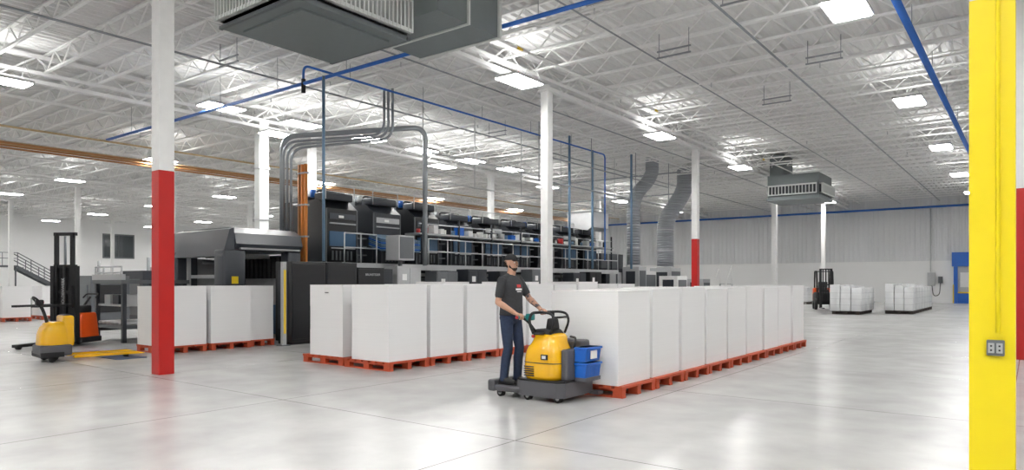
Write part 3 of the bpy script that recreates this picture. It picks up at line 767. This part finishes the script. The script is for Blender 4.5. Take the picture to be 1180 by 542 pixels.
e.cyl((-5.52, 7.38, 1.12), (-5.52, 7.355, 1.12), .022, M_redp, n=12)
e.rbox(-5.51, 7.54, 1.075, -5.40, 7.63, 1.165, .02, M_teal)
for (x, y, r_) in ((-5.93, 7.55, .055), (-5.93, 7.92, .055), (-4.98, 7.56, .06), (-5.45, 7.54, .06)):
    e.cyl((x, y-.03, r_), (x, y+.03, r_), r_, M_rub, n=18); e.cyl((x, y-.034, r_), (x, y+.034, r_), r_*.5, M_lg, n=12)
    e.box(x-.03, y-.045, r_, x+.03, y+.045, .12, M_chas)
e.cyl((-5.2, 7.8, .1), (-5.2, 7.9, .1), .1, M_rub, n=20)
tr = e.obj('rider_pallet_truck', origin=(-5.4, 7.8, 0))
e = MB()
for xx in (-5.36, -4.82):
    e.box(xx-.07, 8.2, .045, xx+.07, 8.34, .09, M_chas)
e.obj('forks', parent=tr)

# ------------------------------------------------------------ man
prims = []
def E(c, r, m): prims.append(('e', Vector(c), Vector(r), m))
def K(p, r1, q, r2, m): prims.append(('k', Vector(p), r1, Vector(q), r2, m))
E((-.015, 0, .93), (.122, .162, .11), M_jean)
K((-.02, -.085, .93), .095, (.0, -.09, .86), .094, M_jean); K((-.02, .085, .93), .095, (.0, .09, .86), .094, M_jean)
E((-.045, -.07, .92), (.09, .085, .09), M_jean); E((-.045, .07, .92), (.09, .085, .09), M_jean)
E((-.003, 0, 1.02), (.132, .170, .09), M_shirt)
E((.002, 0, 1.12), (.125, .160, .14), M_shirt)
E((.0, 0, 1.24), (.122, .165, .15), M_shirt)
E((.0, 0, 1.35), (.120, .178, .13), M_shirt)
K((-.015, -.15, 1.435), .064, (-.015, .15, 1.435), .064, M_shirt)
for s_ in (-1, 1): K((-.02, s_*.03, 1.505), .045, (-.015, s_*.14, 1.465), .05, M_shirt)
K((-.012, 0, 1.47), .064, (.012, 0, 1.60), .060, M_skin)
torso = [(-.005, 0, .140, .180, .955), (-.003, 0, .143, .184, .965), (0, 0, .142, .182, 1.03), (.004, 0, .137, .172, 1.12), (.004, 0, .135, .174, 1.20),
         (.002, 0, .136, .184, 1.29), (-.002, 0, .134, .194, 1.37), (-.008, 0, .118, .188, 1.43), (-.012, 0, .09, .14, 1.48), (-.014, 0, .072, .085, 1.515), (-.014, 0, .05, .06, 1.525)]
RS, RE, RW = Vector((-.015, -.20, 1.43)), Vector((-.04, -.25, 1.14)), Vector((.205, -.20, 1.00))
LS, LE, LW = Vector((-.005, .20, 1.43)), Vector((.13, .25, 1.185)), Vector((.365, .16, 1.065))
for (S_, E_, W_, sk) in ((RS, RE, RW, M_skin), (LS, LE, LW, M_tat)):
    mid = S_.lerp(E_, .66)
    K(S_, .066, mid, .060, M_shirt)
    K(S_.lerp(E_, .3), .050, E_, .042, sk)
    f3 = E_.lerp(W_, .3)
    K(E_, .042, f3, .045, sk); K(f3, .045, W_, .029, sk)
def hand(W_, bx, bz, yc, sd):
    offs = [(-.033, 1.0, .0), (-.011, 1.08, 0), (.011, 1.02, 0), (.033, .84, 0)]
    for o, L, _ in offs:
        y = yc+o*sd
        k0 = Vector((bx-.040, y, bz+.034)); k1 = Vector((bx-.004, y, bz+.040*L)); k2 = Vector((bx+.032*L, y, bz+.014)); k3 = Vector((bx+.026*L, y, bz-.020*L)); 
        K(k0, .0105, k1, .0098, M_skin); K(k1, .0098, k2, .0092, M_skin); K(k2, .0092, k3, .0082, M_skin)
        k4 = Vector((bx+.006, y, bz-.029)); K(k3, .0082, k4, .0072, M_skin)
        K(W_+Vector((0, o*sd*.4, 0)), .02, k0, .0145, M_skin)
    side = yc-.036*sd
    t0 = W_.lerp(Vector((bx-.04, yc, bz+.03)), .4)+Vector((0, -.015*sd, -.004))
    t1 = Vector((bx-.034, side-.012*sd, bz+.000)); t2 = Vector((bx-.012, side-.006*sd, bz-.027)); t3 = Vector((bx+.012, side+.004*sd, bz-.030))
    K(t0, .017, t1, .0125, M_skin); K(t1, .0125, t2, .0105, M_skin); K(t2, .0105, t3, .0085, M_skin)
hand(RW, .31, .942, -.205, -1)
hand(LW, .445, 1.002, .155, 1)
for (hp, kn, an) in (((-.01, -.095, .88), (.025, -.105, .49), (-.045, -.11, .09)), ((.0, .095, .88), (.07, .10, .50), (.03, .105, .09))):
    hp, kn, an = map(Vector, (hp, kn, an))
    K(hp, .094, hp.lerp(kn, .55), .082, M_jean); K(hp.lerp(kn, .55), .082, kn, .067, M_jean)
    cf = kn.lerp(an, .35); K(kn, .067, cf+Vector((-.012, 0, 0)), .069, M_jean); K(cf+Vector((-.012, 0, 0)), .069, an+Vector((0, 0, -.01)), .061, M_jean)
    a = an
    K((a.x-.045, a.y, .045), .042, (a.x+.07, a.y*1.02, .045), .045, M_shoe); K((a.x+.07, a.y*1.02, .045), .045, (a.x+.175, a.y*1.08, .034), .036, M_shoe)
    K((a.x, a.y, .09), .045, (a.x+.04, a.y, .055), .048, M_shoe)
hz = 1.685
E((-.005, 0, hz+.025), (.098, .078, .098), M_skin)
E((.035, 0, hz-.035), (.066, .062, .075), M_skin)
E((.048, 0, hz-.078), (.048, .048, .040), M_hair)
K((.02, -.052, hz-.05), .018, (.06, -.028, hz-.085), .018, M_hair); K((.02, .052, hz-.05), .018, (.06, .028, hz-.085), .018, M_hair)
K((.094, -.018, hz-.038), .007, (.094, .018, hz-.038), .007, M_hair)
K((.093, -.014, hz-.052), .0065, (.093, .014, hz-.052), .0065, M_skin)
K((.092, 0, hz+.022), .010, (.110, 0, hz-.012), .012, M_skin)
E((.103, -.010, hz-.016), (.010, .008, .007), M_skin); E((.103, .010, hz-.016), (.010, .008, .007), M_skin)
for s_ in (-1, 1):
    E((-.005, s_*.080, hz-.005), (.018, .009, .030), M_skin)
    K((.082, s_*.018, hz+.028), .008, (.074, s_*.046, hz+.030), .007, M_hair)
    E((.072, s_*.038, hz-.018), (.02, .018, .016), M_skin)
E((-.035, 0, hz+.0), (.074, .075, .07), M_hair)
def primdist(P, pr_):
    if pr_[0] == 'e':
        c, r_ = np.array(pr_[1]), np.array(pr_[2])
        q = (P-c)/r_; k = np.linalg.norm(q, axis=1); k2 = np.linalg.norm(q/r_, axis=1)+1e-9
        return k*(k-1)/k2
    p, r1, q, r2 = np.array(pr_[1]), pr_[2], np.array(pr_[3]), pr_[4]
    d = q-p; t_ = np.clip(((P-p)@d)/(d@d+1e-9), 0, 1)
    return np.linalg.norm(P-(p+t_[:, None]*d), axis=1)-(r1+(r2-r1)*t_)
bb = MB()
bb.loft(torso, M_skin, n=40, p=2.25)
for q in prims:
    if q[0] == 'e': bb.ball(q[1], q[2], M_skin, 20, 14)
    else:
        _, p, r1, q2, r2, m = q
        bb.ball(p, (r1,)*3, M_skin, 14, 10); bb.ball(q2, (r2,)*3, M_skin, 14, 10)
        if (q2-p).length > 1e-4: bb.cyl(p, q2, r1, M_skin, n=14, r2=r2)
me, _ = bb.mesh('man_src', origin=(0, 0, 0))
src = link('man_src', me, (0, 0, 0))
md = src.modifiers.new('r', 'REMESH'); md.mode = 'VOXEL'; md.voxel_size = .0055
ms = src.modifiers.new('s', 'SMOOTH'); ms.factor = .5; ms.iterations = 2
dg = C.evaluated_depsgraph_get(); bod = bpy.data.meshes.new_from_object(src.evaluated_get(dg)); bpy.data.objects.remove(src)
co = np.empty(len(bod.vertices)*3); bod.vertices.foreach_get('co', co); co = co.reshape(-1, 3)
co[:, 2] = np.maximum(co[:, 2], 0.0)
bod.vertices.foreach_set('co', co.ravel())
fc = np.empty(len(bod.polygons)*3); bod.polygons.foreach_get('center', fc); fc = fc.reshape(-1, 3)
D = np.stack([primdist(fc, q) for q in prims], 1)
mats = [M_skin, M_tat, M_shirt, M_jean, M_shoe, M_hair]
zs_ = np.array([t_[4] for t_ in torso]); cxs = np.array([t_[0] for t_ in torso]); rxs = np.array([t_[2] for t_ in torso]); rys = np.array([t_[3] for t_ in torso])
zq = np.clip(fc[:, 2], zs_[0], zs_[-1]); rxq = np.interp(zq, zs_, rxs); ryq = np.interp(zq, zs_, rys); cq = np.interp(zq, zs_, cxs)
rad = ((np.abs(fc[:, 0]-cq)/rxq)**2.25+(np.abs(fc[:, 1])/ryq)**2.25)**(1/2.25)
dt = (rad-1)*np.minimum(rxq, ryq) + np.where(fc[:, 2] < zs_[0]-.004, .5, 0) + np.where(fc[:, 2] > zs_[-1]+.004, .5, 0)
D = np.concatenate([D, np.abs(dt)[:, None]-.004], 1); best = np.abs(D).argmin(1)
bod.materials.clear()
for m in mats: bod.materials.append(m)
idx = np.array([mats.index(q[-1]) for q in prims]+[2], dtype=np.int32)[best]
bod.polygons.foreach_set('material_index', idx); bod.polygons.foreach_set('use_smooth', np.ones(len(idx), dtype=bool)); bod.update()
MO = Vector((-5.83, 7.65, .178))
man = link('man', bod, MO)
k = MB(); k.M = Matrix.Translation(MO)
vs = []; fs = []; nu, nv = 24, 8
for j in range(nv+1):
    th = math.pi/2*j/nv
    for i in range(nu):
        a = 2*math.pi*i/nu
        vs.append((-.008+.106*math.sin(th)*math.cos(a), .086*math.sin(th)*math.sin(a), hz+.040+.092*math.cos(th)))
for j in range(nv):
    for i in range(nu): fs.append((j*nu+i, (j+1)*nu+i, (j+1)*nu+(i+1) % nu, j*nu+(i+1) % nu))
k.add(vs, fs, M_cap, True)
out = []
for i in range(13):
    a = -math.pi/2+math.pi*i/12; out.append((.065+.105*math.cos(a), .070*math.sin(a)))
vs = [(x, y, hz+.042-.22*max(0, x-.09)-3.0*y*y*.8) for x, y in out]+[(x, y, hz+.053-.22*max(0, x-.09)-3.0*y*y*.8) for x, y in out]
n_ = len(out); fs = [tuple(range(n_)), tuple(range(2*n_-1, n_-1, -1))]+[(i, (i+1) % n_, (i+1) % n_+n_, i+n_) for i in range(n_)]
k.add(vs, fs, M_cap, False)
k.ball((-.008, 0, hz+.133), (.01, .01, .006), M_cap)
k.obj('cap', parent=man)
k = MB(); k.M = Matrix.Translation(MO)
for s_ in (-1, 1):
    k.ball((.083, s_*.030, hz+.006), (.011, .013, .010), M_eye); k.ball((.092, s_*.030, hz+.006), (.004, .005, .005), M_blk2)
k.obj('eyes', parent=man)
k = MB(); k.M = Matrix.Translation(MO)
def surf(y, z):
    rx = np.interp(z, zs_, rxs); ry = np.interp(z, zs_, rys); cx = np.interp(z, zs_, cxs)
    return cx+rx*max(0, 1-(abs(y)/ry)**2.25)**(1/2.25)+.004
def patch(y0, y1, z0, z1, m, n_=5):
    vs = []; fs = []
    for i in range(n_+1):
        for j in range(n_+1):
            y = y0+(y1-y0)*i/n_; z = z0+(z1-z0)*j/n_; vs.append((surf(y, z), y, z))
    for i in range(n_):
        for j in range(n_): fs.append((i*(n_+1)+j, (i+1)*(n_+1)+j, (i+1)*(n_+1)+j+1, i*(n_+1)+j+1))
    k.add(vs, fs, m, True)
patch(-.045, .045, 1.345, 1.385, M_redp); patch(-.07, .07, 1.305, 1.330, M_label); patch(-.05, .05, 1.28, 1.292, M_label)
k.obj('shirt_print', parent=man)

# ------------------------------------------------------------ world and camera
wd = bpy.data.worlds.new('world'); sc.world = wd; wd.use_nodes = True
wd.node_tree.nodes['Background'].inputs[0].default_value = (.8, .85, .9, 1); wd.node_tree.nodes['Background'].inputs[1].default_value = .5
cam = bpy.data.cameras.new('camera'); co_ = bpy.data.objects.new('camera', cam); sc.collection.objects.link(co_)
cam.sensor_fit = 'HORIZONTAL'; cam.sensor_width = 36; cam.lens = 36*789/1180
cam.shift_y = 54/1180; cam.clip_end = 400
co_.location = (0, 0, 1.6); co_.rotation_euler = (math.pi/2, 0, math.radians(37.25))
sc.camera = co_
